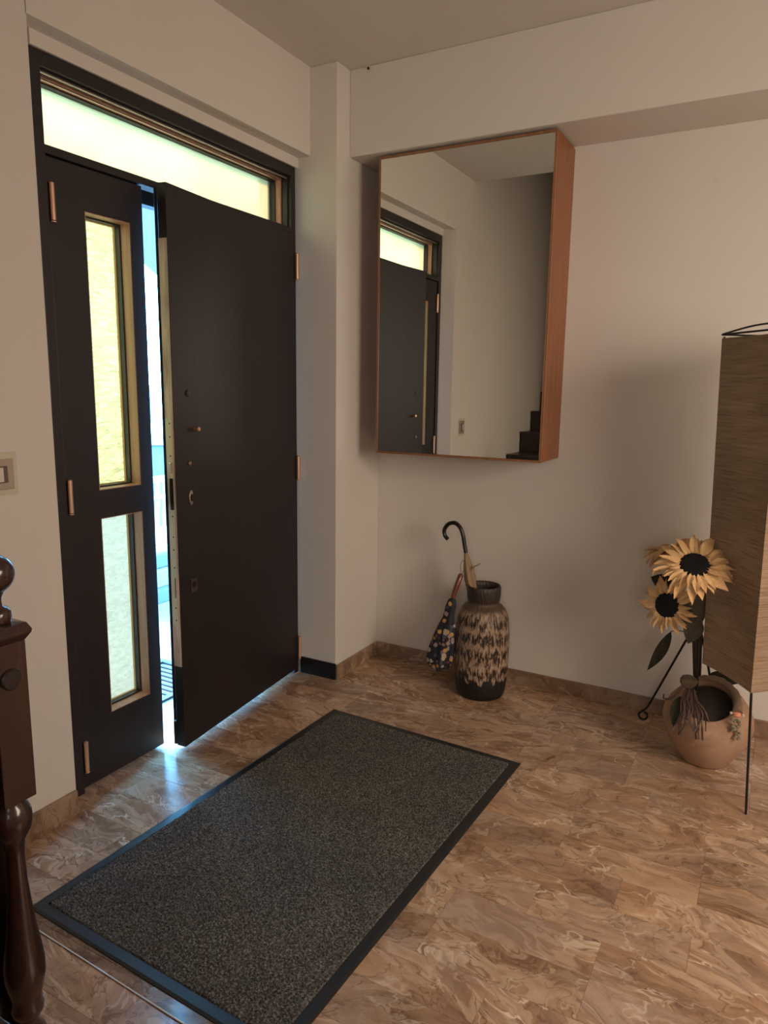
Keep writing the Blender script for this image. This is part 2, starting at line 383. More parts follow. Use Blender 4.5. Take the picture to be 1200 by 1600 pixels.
def hinge(parent, x, y, z, h=0.108):
    b = tube([(x, y, z-h/2), (x, y, z+h/2)], 0.0085, 12)
    hg = ob('hinge', b, M_copper, parent, smooth=True)
    for s_ in (-1, 1):
        ob('finial', lathe([(0.009, 0), (0.009, 0.003), (0.005, 0.006)], 10, (x, y)), M_copper, hg, Matrix.Translation((0, 0, z+s_*h/2 - (0.006 if s_ < 0 else 0))), smooth=True)
# narrow fixed leaf
d2 = root('door_2', (-0.09, -1.55, 0.01), 'narrow dark door leaf with two glass lights', 'door', kind='structure')
LF = -0.066; LB = -0.156
ga, gb = -1.600, -1.412
ob('leaf_panel', grid_plate([YL+0.039, ga, gb, -1.352], [0.014, 0.252, 0.982, 1.082, 2.010, 2.146], {(1, 1), (1, 3)}, LB, LF, lambda u, v, d: (d, u, v)), M_door, d2, bevel=0.002)
for (z0, z1, m) in ((0.252, 0.982, M_paneL), (1.082, 2.010, M_paneU)):
    ln = 0.0025
    ring(ga+0.0002, gb-0.0002, z0+0.0002, z1-0.0002, ln, -0.112, LF-0.0012, 'lining', M_lining, d2, 0)
    ring(ga+0.0002, gb-0.0002, z0+0.0002, z1-0.0002, 0.008, -0.134, -0.1125, 'bead', M_door, d2, 0.001)
    ring(ga+0.0002, gb-0.0002, z0+0.0002, z1-0.0002, 0.011, -0.142, -0.1345, 'gilt_bead', mat('gilt_bead_wood', (0.5, 0.33, 0.14), 0.4), d2, 0.001)
    ob('pane', box(-0.149, ga+0.0005, z0+0.0005, -0.1427, gb-0.0005, z1-0.0005), m, d2)
for z in (2.010, 1.075, 0.135): hinge(d2, LF+0.008, YL+0.050, z)

# wide leaf, opened a little
TH = math.radians(6.2); HP = Vector((-0.056, -0.452, 0)); W = 0.895
MD = Matrix.Translation(HP) @ Matrix.Rotation(TH, 4, 'Z')      # local: leaf runs to -y, inner face at x=0, outer at -x
d1 = root('door_1', (HP.x, HP.y, 0.02), 'wide plain dark door leaf standing slightly open inward', 'door', kind='structure')
T = 0.066
bm = bmesh.new()
pf = [(0, 0), (0, -W), (-0.040, -W), (-0.040, -W+0.014), (-T, -W+0.014), (-T, 0)]
lo = [bm.verts.new((x, y, 0.024)) for x, y in pf]; hi = [bm.verts.new((x, y, 2.150)) for x, y in pf]
bm.faces.new(lo); bm.faces.new(hi[::-1])
for i in range(6): bm.faces.new([lo[i], lo[(i+1) % 6], hi[(i+1) % 6], hi[i]])
ob('leaf_panel', bm, M_door, d1, MD, bevel=0.002)
ob('edge_strip', box(-0.039, -W-0.0018, 0.36, -0.003, -W-0.0001, 1.965), M_strip, d1, MD)
ef = ob('lock_faceplate', box(-0.036, -W-0.0042, 0.53, -0.008, -W-0.0019, 1.33), mat('pale_faceplate', (0.66, 0.55, 0.45), 0.35, metal=0.4), d1, MD, bevel=0.0008)
ob('latch_bolt', box(-0.024, -W-0.013, 1.125, -0.012, -W-0.0043, 1.165), M_steel, ef, MD, bevel=0.002)
ob('bolt_slot', box(-0.026, -W-0.0052, 0.985, -0.010, -W-0.0043, 1.105), M_blackpl, ef, MD)
ob('bolt_slot', box(-0.020, -W-0.0050, 0.64, -0.014, -W-0.0043, 0.72), mat('tan_recess', (0.25, 0.16, 0.11), 0.6), ef, MD)
for z in (1.31, 1.26, 1.19, 0.96, 0.88, 0.83, 0.76, 0.60, 0.55):
    ob('screw', lathe([(0.003, 0), (0.0025, 0.0012)], 8), M_iron, ef, MD @ Matrix.Translation((-0.018, -W-0.0043, z)) @ Matrix.Rotation(math.pi/2, 4, 'X'))
ob('weather_bar', box(-0.055, -W-0.001, 0.026, -0.0415, -W+0.0135, 0.125), M_door, d1, MD, bevel=0.002)
def face_disc(name, prof, y, z, m, sx=1, sz=1):
    Mx = MD @ Matrix.Translation((0.0002, y, z)) @ Matrix.Rotation(math.pi/2, 4, 'Y') @ Matrix.Diagonal((sz, sx, 1, 1))
    return ob(name, lathe(prof, 20), m, d1, Mx, smooth=True)
face_disc('viewer', [(0.013, 0), (0.013, 0.003), (0.010, 0.004)], -W+0.085, 1.42, M_blackpl)
face_disc('knob', [(0.008, 0), (0.007, 0.012), (0.010, 0.018), (0.008, 0.024), (0.004, 0.026)], -W+0.118, 1.285, M_copper)
face_disc('knob', [(0.009, 0), (0.009, 0.004), (0.006, 0.006)], -W+0.083, 1.155, mat('dull_bronze', (0.25, 0.16, 0.12), 0.4, metal=0.6))
e1 = face_disc('cylinder_escutcheon', [(0.013, 0), (0.013, 0.003), (0.011, 0.0045)], -W+0.085, 1.022, mat('bronze_rosette', (0.38, 0.28, 0.22), 0.35, metal=0.7), 1, 2.2)
ob('cylinder', lathe([(0.009, 0.0046), (0.009, 0.008), (0.007, 0.009)], 16), M_blackpl, e1, MD @ Matrix.Translation((0.0002, -W+0.085, 1.022)) @ Matrix.Rotation(math.pi/2, 4, 'Y') @ Matrix.Diagonal((1.6, 1, 1, 1)), smooth=True)
e2 = ob('lever_rosette', box(0.0002, -W+0.066, 0.645, 0.003, -W+0.104, 0.700), mat('dark_rosette', (0.09, 0.06, 0.055), 0.4, metal=0.4), d1, MD, bevel=0.001)
ob('spindle_hole', lathe([(0.013, 0.0031), (0.013, 0.0045), (0.010, 0.005)], 16), M_blackpl, e2, MD @ Matrix.Translation((0.0002, -W+0.085, 0.675)) @ Matrix.Rotation(math.pi/2, 4, 'Y'), smooth=True)
for z in (2.005, 1.058, 0.135): hinge(d1, HP.x+0.010, YR-0.006, z)

# ------------------------------------------------------------------ light switch on the left wall
sw = root('light_switch', (BX, -1.995, 1.187), 'beige metal light switch on the wall left of the door', 'switch')
ob('old_paint_patch', box(BX+0.0002, -2.075, 1.122, BX+0.0012, -1.962, 1.250), mat('old_cream_paint', (0.60, 0.54, 0.42), 0.6), sw, bevel=0.0004)
ob('cover_plate', box(BX+0.0013, -2.058, 1.140, BX+0.009, -1.978, 1.230), mat('champagne_metal', (0.46, 0.39, 0.31), 0.42, metal=0.55), sw, bevel=0.002)
ob('recess', box(BX+0.0091, -2.040, 1.160, BX+0.0098, -1.998, 1.210), mat('switch_recess', (0.12, 0.09, 0.07), 0.5), sw)
ob('rocker', box(BX+0.0099, -2.033, 1.164, BX+0.014, -2.013, 1.206), mat('ivory_rocker', (0.66, 0.62, 0.55), 0.4), sw, bevel=0.001)

# ------------------------------------------------------------------ mirror cabinet
CX0, CX1, CZ0, CZ1, CY = 0.3017, 1.1165, 1.1431, 2.4805, -0.2834
cb = root('mirror_cabinet', (0.71, -0.005, CZ0), 'orange-brown wooden wall cabinet with a full mirror front, under the beam', 'cabinet')
th = 0.018; yb = -0.0005; yf = CY+0.022
ob('side_panel', box(CX1-th, yf, CZ0, CX1, yb, CZ1), M_cab, cb, bevel=0.0012)
ob('side_panel', box(CX0, yf, CZ0, CX0+th, yb, CZ1), M_cab, cb, bevel=0.0012)
ob('top_panel', box(CX0+th+.0003, yf, CZ1-th, CX1-th-.0003, yb, CZ1), M_cab, cb)
ob('bottom_panel', box(CX0+th+.0003, yf, CZ0, CX1-th-.0003, yb, CZ0+th), M_cab, cb)
ob('back_panel', box(CX0+th+.0003, -0.008, CZ0+th+.0003, CX1-th-.0003, yb, CZ1-th-.0003), M_cab, cb)
dr = ob('mirror_door', grid_plate([CX0, CX0+0.008, CX1-0.008, CX1], [CZ0, CZ0+0.009, CZ1-0.011, CZ1], {(1, 1)}, CY, yf-0.002, lambda u, v, d: (u, d, v)), M_cabedge, cb, bevel=0.0012)
ob('door_backing', box(CX0+0.0085, CY+0.008, CZ0+0.0095, CX1-0.0085, yf-0.003, CZ1-0.0115), M_cab, dr)
ob('mirror_pane', box(CX0+0.0083, CY+0.0015, CZ0+0.0093, CX1-0.0083, CY+0.0075, CZ1-0.0113), M_mirror, dr)

# ------------------------------------------------------------------ door mat
MA = Matrix.Translation((0.3445, -0.7145, 0.0003)) @ Matrix.Rotation(-0.0369, 4, 'Z')
MWD, MLN, BR = 0.893, 1.492, 0.034
mt = root('entrance_mat', (0.3445+MWD/2, -0.7145-MLN/2, 0), 'large dark grey entrance mat with black rubber border on the floor', 'mat')
M_rub = mat('black_rubber', (0.014, 0.015, 0.017), 0.42); k = N(M_rub); k.bump(k.noise(k.coord(), 150, 2), 0.15, 0.001)
bm = bmesh.new()
def rect(a, z): return [bm.verts.new((x, y, z)) for x, y in ((a, -a), (MWD-a, -a), (MWD-a, -MLN+a), (a, -MLN+a))]
R0, R1, R2, R3_, R4 = rect(0, 0), rect(0.0005, 0.003), rect(0.008, 0.0055), rect(BR, 0.0062), rect(BR, 0.0)
for A, B in ((R0, R1), (R1, R2), (R2, R3_), (R3_, R4), (R4, R0)):
    for i in range(4): bm.faces.new([A[i], A[(i+1) % 4], B[(i+1) % 4], B[i]])
ob('rubber_border', bm, M_rub, mt, MA)
M_pile = mat('grey_mat_pile', (0.05, 0.05, 0.05), 0.95, spec=0.15); k = N(M_pile); c = k.coord()
f = k.noise(c, 190, 3, 0.7); pc = k.ramp(f, [(0.34, (0.018, 0.018, 0.019)), (0.5, (0.082, 0.080, 0.078)), (0.68, (0.30, 0.285, 0.265))])
big = k.ramp(k.noise(c, 5, 5), [(0.3, (0.8, 0.8, 0.82)), (0.7, (1.1, 1.08, 1.0))]); k.color(k.mix(1.0, pc, big, 'MULTIPLY'))
nx, ny = 330, 580
xs = np.linspace(BR+0.001, MWD-BR-0.001, nx); ys = -np.linspace(BR+0.001, MLN-BR-0.001, ny)
XX, YY = np.meshgrid(xs, ys); rg = np.random.RandomState(3)
ZZ = 0.0065 + 0.0045*rg.rand(ny, nx); XX = XX + (rg.rand(ny, nx)-0.5)*0.0014; YY = YY + (rg.rand(ny, nx)-0.5)*0.0014
for A in (ZZ,): A[0, :] = A[-1, :] = 0.003; A[:, 0] = A[:, -1] = 0.003
co = np.stack([XX, YY, ZZ], -1).reshape(-1, 3)
idx = np.arange(nx*ny).reshape(ny, nx); q = np.stack([idx[:-1, :-1], idx[1:, :-1], idx[1:, 1:], idx[:-1, 1:]], -1).reshape(-1, 4)
me = bpy.data.meshes.new('pile'); me.vertices.add(len(co)); me.vertices.foreach_set('co', co.ravel())
me.loops.add(q.size); me.loops.foreach_set('vertex_index', q.ravel().astype(np.int32)); me.polygons.add(len(q))
me.polygons.foreach_set('loop_start', np.arange(0, q.size, 4, dtype=np.int32)); me.update(calc_edges=True); me.validate()
me.materials.append(M_pile)
tag(link(bpy.data.objects.new('pile', me), mt, MA), kind='stuff')
bm = box(0.03, -MLN-0.036, 0, MWD-0.02, -MLN-0.0005, 0.0012)
m_lip = mat('clear_vinyl_lip', (0.85, 0.83, 0.80), 0.10, spec=0.3); m_lip.node_tree.nodes['Principled BSDF'].inputs['Transmission Weight'].default_value = 1.0; m_lip.node_tree.nodes['Principled BSDF'].inputs['IOR'].default_value = 1.15
ob('backing_lip', bm, m_lip, mt, MA)
ob('lip_edge', tube([(0.03, -MLN-0.0385, 0.0022), (MWD-0.02, -MLN-0.0385, 0.0022)], 0.0021, 10), mat('clear_vinyl_edge', (0.8, 0.8, 0.8), 0.08), mt, MA, smooth=True)

# ------------------------------------------------------------------ newel post
NS = 1.107
NAx, NAy = CAM.x + (0.85-CAM.x)*NS, CAM.y + (-2.582-CAM.y)*NS
nz = lambda z: 1.45+(z-1.45)*NS
nw = root('newel_post', (NAx, NAy, 0), 'dark varnished turned newel post with ball top at left edge', 'post')
prof = [(0.028, 0.0), (0.028, 0.06), (0.028*NS, nz(0.215)), (0.030*NS, nz(0.225)), (0.0188*NS, nz(0.244)), (0.0196*NS, nz(0.258)), (0.028*NS, nz(0.270)), (0.030*NS, nz(0.283)), (0.0262*NS, nz(0.300)),
        (0.031*NS, nz(0.320)), (0.0365*NS, nz(0.349)), (0.0362*NS, nz(0.377)), (0.032*NS, nz(0.41)), (0.026*NS, nz(0.45)), (0.021*NS, nz(0.50)), (0.0172*NS, nz(0.547)), (0.0158*NS, nz(0.60)), (0.0185*NS, nz(0.628)), (0.024*NS, nz(0.638)),
        (0.031*NS, nz(0.652)), (0.0338*NS, nz(0.668)), (0.033*NS, nz(0.684)), (0.028*NS, nz(0.697)), (0.022*NS, nz(0.705)), (0.022*NS, nz(0.712))]
ob('turned_shaft', lathe(prof, 40, (NAx, NAy)), M_newel, nw, smooth=True, angle=50)
hw = 0.0307*NS
ob('square_block', box(NAx-hw, NAy-hw, nz(0.712), NAx+hw, NAy+hw, nz(1.008)), M_newel, nw, bevel=0.002)
bm = bmesh.new(); rs = []
for a, z in ((hw, nz(1.008)), (0.0385*NS, nz(1.021)), (0.0395*NS, nz(1.027)), (0.0335*NS, nz(1.0395)), (0.012*NS, nz(1.043))):
    rs.append([bm.verts.new((NAx+sx*a, NAy+sy*a, z)) for sx, sy in ((-1, -1), (1, -1), (1, 1), (-1, 1))])
for A, B in zip(rs, rs[1:]):
    for i in range(4): bm.faces.new([A[i], A[(i+1) % 4], B[(i+1) % 4], B[i]])
bm.faces.new(rs[0][::-1]); bm.faces.new(rs[-1])
ob('cap', bm, M_newel, nw, bevel=0.001)
br = 0.0345*NS; bz = nz(1.128)
pr = [(0.0225*NS, nz(1.0432)), (0.0250*NS, nz(1.050)), (0.0240*NS, nz(1.061)), (0.0195*NS, nz(1.067)), (0.012*NS, nz(1.070)), (0.0105*NS, nz(1.077)), (0.011*NS, nz(1.086)), (0.015*NS, nz(1.0945))]
pr += [(br*math.cos(a), bz+br*math.sin(a)) for a in [math.radians(d) for d in range(-60, 90, 7)]] + [(0.0005, bz+br)]
ob('ball_finial', lathe(pr, 40, (NAx, NAy)), M_newel, nw, smooth=True, angle=60)
ob('boss', lathe([(0.021, 0), (0.021, 0.003), (0.018, 0.006), (0.004, 0.007)], 24), mat('dark_boss', (0.02, 0.012, 0.01), 0.35), nw, Matrix.Translation((NAx+hw+0.0002, NAy-0.002, nz(0.945))) @ Matrix.Rotation(math.pi/2, 4, 'Y'), smooth=True)

# ------------------------------------------------------------------ staircase (mostly seen in the mirror)
st = tag(bpy.data.objects.new('staircase', None), 'dark staircase climbing along the left wall, seen in the mirror', 'stairs', kind='structure')
COL.objects.link(st); st.location = (0.35, -2.8, 0); WM[st.name] = Matrix.Translation((0.35, -2.8, 0))
SX = 0.58
def step(x0, y0, x1, y1, z0, z1):
    ob('step', box(x0, y0, z0, x1, y1, z1-0.025), M_step, st)
    ob('tread', box(x0, y0, z1-0.0248, x1, y1+0.012, z1), M_step, st, bevel=0.003)
ob('base_panel', box(BX+0.014, -2.545, 0, NAx-0.036, -2.50, 0.70), M_step, st, bevel=0.003)
fy = [-2.70, -3.015, -3.345, -3.63, -3.895, -4.195, -4.495, -4.795]
for j, y in enumerate(fy[:-1]):
    z = 0.75 + 0.172*j
    step(BX+0.014, fy[j+1]+0.0125, BX+SX, y, max(0.0, z-0.45), z)
for j in range(4):
    z = 0.15*(j+1)
    ob('step', box(BX+SX+0.001+0.24*(3-j), -3.3, 0, BX+SX+0.24*(4-j), -2.72, z), M_step, st, bevel=0.003)

# ------------------------------------------------------------------ floor vase
VX, VY = 0.850, -0.194
M_vase = mat('lava_glaze', (0.1, 0.06, 0.03), 0.45); k = N(M_vase)
tc = k.n('TexCoord'); sp = k.n('SeparateXYZ'); k.l(tc.outputs['Object'], sp.inputs[0])
ang = k.math('ARCTAN2', sp.outputs['Y'], sp.outputs['X'])
cb_ = k.n('CombineXYZ'); k.l(k.math('MULTIPLY', k.math('COSINE', ang), 1.0), cb_.inputs[0]); k.l(k.math('SINE', ang), cb_.inputs[1]); k.l(k.math('MULTIPLY', sp.outputs['Z'], 2.6), cb_.inputs[2])
blot = k.noise(cb_.outputs[0], 10.0, 3, 0.55, 0.3)
cbd = k.n('CombineXYZ'); k.l(k.math('COSINE', ang), cbd.inputs[0]); k.l(k.math('SINE', ang), cbd.inputs[1]); k.l(k.math('MULTIPLY', sp.outputs['Z'], 0.9), cbd.inputs[2])
dd = k.math('MULTIPLY', k.math('SUBTRACT', k.noise(cbd.outputs[0], 13.0, 3, 0.6), 0.5), 0.16)
band = k.math('MULTIPLY', k.math('SINE', k.math('MULTIPLY', k.math('ADD', sp.outputs['Z'], dd), 78.0)), 0.085)
bl = k.math('ADD', blot, band)
fine = k.noise(cb_.outputs[0], 24, 4, 0.6, 0.3)
glz = k.ramp(k.math('ADD', k.math('MULTIPLY', bl, 0.75), k.math('MULTIPLY', fine, 0.25)), [(0.41, (0.016, 0.010, 0.007)), (0.465, (0.06, 0.032, 0.018)), (0.505, (0.24, 0.155, 0.10)), (0.64, (0.42, 0.31, 0.22))])
cb3 = k.n('CombineXYZ'); k.l(k.math('COSINE', ang), cb3.inputs[0]); k.l(k.math('SINE', ang), cb3.inputs[1]); k.l(k.math('MULTIPLY', sp.outputs['Z'], 0.5), cb3.inputs[2])
drip = k.math('MULTIPLY', k.math('SUBTRACT', k.noise(cb3.outputs[0], 5.5, 2, 0.5), 0.5), 0.16)
low = k.ramp(k.math('MULTIPLY', k.math('ADD', sp.outputs['Z'], drip), 5.0), [(0.47, (1, 1, 1)), (0.51, (0, 0, 0))])
top = k.ramp(k.math('MULTIPLY', k.math('ADD', sp.outputs['Z'], k.math('MULTIPLY', drip, 0.3)), 1.8), [(0.755, (0, 0, 0)), (0.775, (1, 1, 1))])
up = k.ramp(k.math('MULTIPLY', sp.outputs['Z'], 2.0), [(0.835, (0, 0, 0)), (0.875, (1, 1, 1))])
colv = k.mix(up, glz, (0.085, 0.055, 0.034)); colv = k.mix(low, colv, (0.008, 0.007, 0.007))
neckc = k.ramp(k.math('MULTIPLY', sp.outputs['Z'], 2.0), [(0.925, (0, 0, 0)), (0.94, (1, 1, 1))]); colv = k.mix(neckc, colv, (0.035, 0.022, 0.016))
k.color(colv); k.bump(bl, 0.5, 0.01)
vs = root('floor_vase', (VX, VY, 0), 'tall brown ceramic floor vase with dripping beige glaze, holding an umbrella', 'vase')
pv = [(0.100, 0.0), (0.110, 0.004), (0.116, 0.02), (0.122, 0.06), (0.1265, 0.12), (0.1285, 0.2), (0.1285, 0.28), (0.126, 0.34), (0.120, 0.385), (0.108, 0.42), (0.090, 0.442), (0.076, 0.452), (0.0735, 0.460), (0.077, 0.468),
      (0.0795, 0.485), (0.0805, 0.520), (0.079, 0.534), (0.0755, 0.540), (0.071, 0.537), (0.068, 0.52), (0.066, 0.46), (0.095, 0.42), (0.112, 0.36), (0.115, 0.1), (0.1, 0.02)]
ob('vase_body', lathe(pv, 56), M_vase, vs, Matrix.Translation((VX, VY, 0)), smooth=True, angle=60)

# ------------------------------------------------------------------ umbrellas
um = root('cane_umbrella', (VX, VY, 0.02), 'folded beige umbrella with black crook handle standing in the vase', 'umbrella')
B0 = Vector((VX+0.045, VY, 0.03)); B1 = Vector((0.752, -0.185, 0.66)); dirv = (B1-B0).normalized()
def along(z): return B0 + dirv*((z-B0.z)/dirv.z)
ob('shaft', tube([along(0.03), along(0.20)], 0.005, 10), M_steel, um, smooth=True)
bm = bmesh.new(); rr = []; NN = 28
Mu = frame_z(B0, dirv)
Lz = lambda z: (z-B0.z)/dirv.z
for z, r, a in ((0.18, 0.008, 0), (0.30, 0.016, 0.15), (0.42, 0.020, 0.2), (0.505, 0.022, 0.22), (0.56, 0.024, 0.25), (0.60, 0.021, 0.2), (0.645, 0.015, 0.12), (0.675, 0.009, 0.05), (0.68, 0.007, 0)):
    rr.append([bm.verts.new((r*(1+a*math.sin(5*t+z*6))*math.cos(t), r*(1+a*math.sin(5*t+z*6))*math.sin(t), Lz(z))) for t in [2*math.pi*i/NN for i in range(NN)]])
for A, B in zip(rr, rr[1:]):
    for i in range(NN): bm.faces.new([A[i], A[(i+1) % NN], B[(i+1) % NN], B[i]])
bm.faces.new(rr[0][::-1]); bm.faces.new(rr[-1])
M_beige = mat('beige_umbrella_cloth', (0.30, 0.20, 0.11), 0.8)
ob('canopy', bm, M_beige, um, Mu, smooth=True, angle=80)
p = along(0.61)
ob('strap', tube(smoothpts([p+Vector((0.018, -0.012, -0.01)), p+Vector((0.035, -0.018, 0.012)), p+Vector((0.058, -0.02, 0.026)), p+Vector((0.066, -0.02, 0.034))]), 0.0045, 8, flat=0.3), M_beige, um, smooth=True)
hp = [along(0.681), along(0.72)]
e = along(0.735); hp += [e + Vector((-0.006, 0, 0.03)), e + Vector((-0.022, 0, 0.065)), e+Vector((-0.050, 0, 0.084)), e+Vector((-0.083, 0, 0.075)), e+Vector((-0.103, 0, 0.046)), e+Vector((-0.100, 0, 0.018)), e+Vector((-0.083, 0, 0.000))]
hp = [Vector((a.x, a.y - 0.0*i, a.z)) for i, a in enumerate(hp)]
ob('crook_handle', tube(smoothpts(hp), 0.0098, 12), mat('black_crook', (0.006, 0.006, 0.006), 0.3), um, smooth=True, angle=80)

fu = root('floral_umbrella', (0.70, -0.27, 0.10), 'small dark floral folding umbrella hanging by its loop beside the vase', 'umbrella')
M_red = wood('red_brown_handle', (0.10, 0.025, 0.012), (0.22, 0.06, 0.03), rough=0.25, coat=0.4)
loop_top = along(0.64) + Vector((-0.012, -0.012, 0))
h1 = Vector((0.748, -0.240, 0.585)); h0 = Vector((0.722, -0.268, 0.475))
ob('handle', tube([h1+Vector((0.0, 0, 0.006)), h1, h1.lerp(h0, 0.5), h0], [0.006, 0.0125, 0.0135, 0.0105], 16), M_red, fu, smooth=True, angle=50)
ob('wrist_loop', tube(smoothpts([h1+Vector((0, 0, 0.004)), h1.lerp(loop_top, 0.6)+Vector((-0.012, 0, 0)), loop_top + Vector((-0.006, -0.010, 0.004)), loop_top+Vector((0.008, -0.012, 0.0)), h1.lerp(loop_top, 0.5)+Vector((0.010, 0, 0)), h1+Vector((0.004, 0, 0.003))]), 0.0016, 6), mat('loop_cord', (0.16, 0.08, 0.05), 0.7), fu, smooth=True)
M_flo = mat('dark_floral_cloth', (0.02, 0.02, 0.03), 0.7); k = N(M_flo); c = k.coord()
vo = k.n('TexVoronoi'); vo.inputs['Scale'].default_value = 48; k.l(c, vo.inputs['Vector'])
sep = k.n('SeparateColor'); k.l(vo.outputs['Color'], sep.inputs[0])
cc = k.n('ValToRGB'); cc.color_ramp.interpolation = 'CONSTANT'; e_ = cc.color_ramp.elements
for _ in range(5): e_.new(0.5)
for i, (p_, c_) in enumerate(((0, (0.012, 0.012, 0.02)), (0.30, (0.50, 0.27, 0.07)), (0.44, (0.012, 0.013, 0.02)), (0.56, (0.30, 0.23, 0.22)), (0.68, (0.22, 0.10, 0.10)), (0.78, (0.06, 0.07, 0.11)), (0.90, (0.42, 0.36, 0.30)))): e_[i].position = p_; e_[i].color = (*c_, 1)
k.l(sep.outputs[0], cc.inputs[0]); blob = k.ramp(k.math('ADD', vo.outputs['Distance'], k.math('MULTIPLY', k.noise(c, 200, 2), 0.25)), [(0.62, (1, 1, 1)), (0.74, (0, 0, 0))])
k.color(k.mix(blob, (0.012, 0.012, 0.018), cc.outputs[0])); k.bump(k.noise(c, 30, 3), 0.4, 0.01)
def ruffle(name, ctr, top, prof, seed, lobes, amp, sx=1.0, sy=0.7, lean=(0, 0), parent=None):
    rg2 = random.Random(seed); ph = [rg2.uniform(0, 6.28) for _ in range(4)]; n = 64; rings = []; bm = bmesh.new(); L = len(prof)
    for i, (r, z) in enumerate(prof):
        t = i/(L-1)
        rings.append([bm.verts.new((ctr[0]+lean[0]*(top-z)+sx*r*(1+amp*t*(math.sin(lobes*a+ph[0])+0.45*math.sin((lobes*2+1)*a+ph[1]+z*20)))*math.cos(a),
                                    ctr[1]+lean[1]*(top-z)+sy*r*(1+amp*t*(math.sin(lobes*a+ph[0])+0.45*math.sin((lobes*2+1)*a+ph[1]+z*20)))*math.sin(a),
                                    z + 0.014*t*math.sin(3*a+ph[2]))) for a in [2*math.pi*k_/n for k_ in range(n)]])
    for A, B in zip(rings, rings[1:]):
        for i in range(n): bm.faces.new([A[i], A[(i+1) % n], B[(i+1) % n], B[i]])
    bm.faces.new(rings[0]); bm.faces.new(rings[-1][::-1])
    return ob(name, bm, M_flo, parent, smooth=True, angle=80)
ruffle('canopy', (0.722, -0.270), 0.472, [(0.011, 0.474), (0.021, 0.462), (0.027, 0.43), (0.026, 0.40), (0.030, 0.37), (0.042, 0.33), (0.052, 0.28), (0.060, 0.22), (0.060, 0.165), (0.052, 0.128), (0.040, 0.130), (0.012, 0.2)], 4, 5, 0.20, 1.0, 0.62, (-0.16, -0.06), fu)
ruffle('canopy_fold', (0.703, -0.262), 0.38, [(0.006, 0.385), (0.020, 0.372), (0.036, 0.33), (0.043, 0.28), (0.048, 0.22), (0.046, 0.17), (0.030, 0.150), (0.01, 0.2)], 9, 4, 0.22, 0.8, 0.5, (-0.22, 0.10), fu)

# ------------------------------------------------------------------ clay pot
PC = (1.862, -0.335)
M_clay = mat('pale_terracotta', (0.42, 0.25, 0.16), 0.8, spec=0.25); k = N(M_clay); c = k.coord()
k.color(k.ramp(k.noise(c, 9, 5, 0.6, 0.5), [(0.3, (0.30, 0.175, 0.115)), (0.6, (0.42, 0.26, 0.17)), (0.8, (0.48, 0.31, 0.21))])); k.bump(k.noise(c, 45, 4), 0.25, 0.004)
pt = root('clay_pot', (PC[0], PC[1], 0), 'round pale terracotta pot with wide tilted mouth, holding sunflowers', 'pot')
def rings_mesh(defs, n=56):
    bm = bmesh.new(); rs = []
    for (r, z, tilt, ox, oy) in defs:
        tt = math.tan(math.radians(tilt)); ring_ = []
        for i in range(n):
            a = 2*math.pi*i/n; dx, dy = r*math.cos(a), r*math.sin(a)
            ring_.append(bm.verts.new((PC[0]+ox+dx, PC[1]+oy+dy, z + dy*tt)))
        rs.append(ring_)
    for A, B in zip(rs, rs[1:]):
        for i in range(n): bm.faces.new([A[i], A[(i+1) % n], B[(i+1) % n], B[i]])
    bm.faces.new(rs[0][::-1]); bm.faces.new(rs[-1]); return bm
pd = [(0.080, 0.0, 0, 0, 0), (0.090, 0.006, 0, 0, 0), (0.098, 0.020, 0, 0, 0), (0.120, 0.050, 0, 0, 0), (0.145, 0.090, 0, 0, 0), (0.162, 0.135, 0, 0, 0), (0.1675, 0.168, 0, 0, 0), (0.164, 0.198, 4, 0, 0),
      (0.150, 0.226, 11, 0, -.003), (0.128, 0.248, 20, 0, -.012), (0.110, 0.260, 27, 0, -.022), (0.101, 0.267, 30, 0, -.027), (0.095, 0.268, 30, 0, -.028), (0.089, 0.263, 30, 0, -.028), (0.090, 0.246, 26, 0, -.024), (0.115, 0.215, 12, 0, -.005), (0.14, 0.16, 0, 0, 0), (0.11, 0.06, 0, 0, 0), (0.07, 0.02, 0, 0, 0)]
ob('pot_body', rings_mesh(pd), M_clay, pt, smooth=True, angle=70)

bm = bmesh.new(); bm.faces.new([bm.verts.new((PC[0]+0.089*math.cos(a), PC[1]-0.026+0.089*math.sin(a), 0.240+0.089*math.sin(a)*math.tan(math.radians(26)))) for a in [2*math.pi*i/32 for i in range(32)]])
ext = bmesh.ops.extrude_face_region(bm, geom=bm.faces[:]); bmesh.ops.translate(bm, verts=[g for g in ext['geom'] if isinstance(g, bmesh.types.BMVert)], vec=(0, 0, -0.01))
m_mouth_shade = mat('dark_mouth_shade', (0.035, 0.026, 0.018), 0.95); k = N(m_mouth_shade); k.bump(k.noise(k.coord(), 60, 5), 1.0, 0.01)
ob('mouth_shade_disc', bm, m_mouth_shade, pt)  # dark disc standing in for the shade inside the pot mouth
# ------------------------------------------------------------------ sunflowers
M_pet = mat('sunflower_petal_cloth', (0.60, 0.33, 0.10), 0.75, spec=0.2); k = N(M_pet); c = k.coord((1, 1, 1), rand=True)
k.color(k.ramp(k.noise(c, 28, 3), [(0.3, (0.50, 0.28, 0.12)), (0.7, (0.74, 0.50, 0.26))]))
M_seed = mat('black_seed_disc', (0.010, 0.008, 0.009), 0.85, spec=0.2); k = N(M_seed); v_ = k.n('TexVoronoi'); v_.inputs['Scale'].default_value = 260; k.l(k.coord(), v_.inputs['Vector']); k.bump(v_.outputs['Distance'], 0.8, 0.004)
M_leaf = mat('dark_green_leaf', (0.035, 0.038, 0.026), 0.85, spec=0.12); k = N(M_leaf); k.color(k.ramp(k.noise(k.coord(), 25, 3), [(0.3, (0.022, 0.024, 0.018)), (0.7, (0.055, 0.055, 0.036))]))
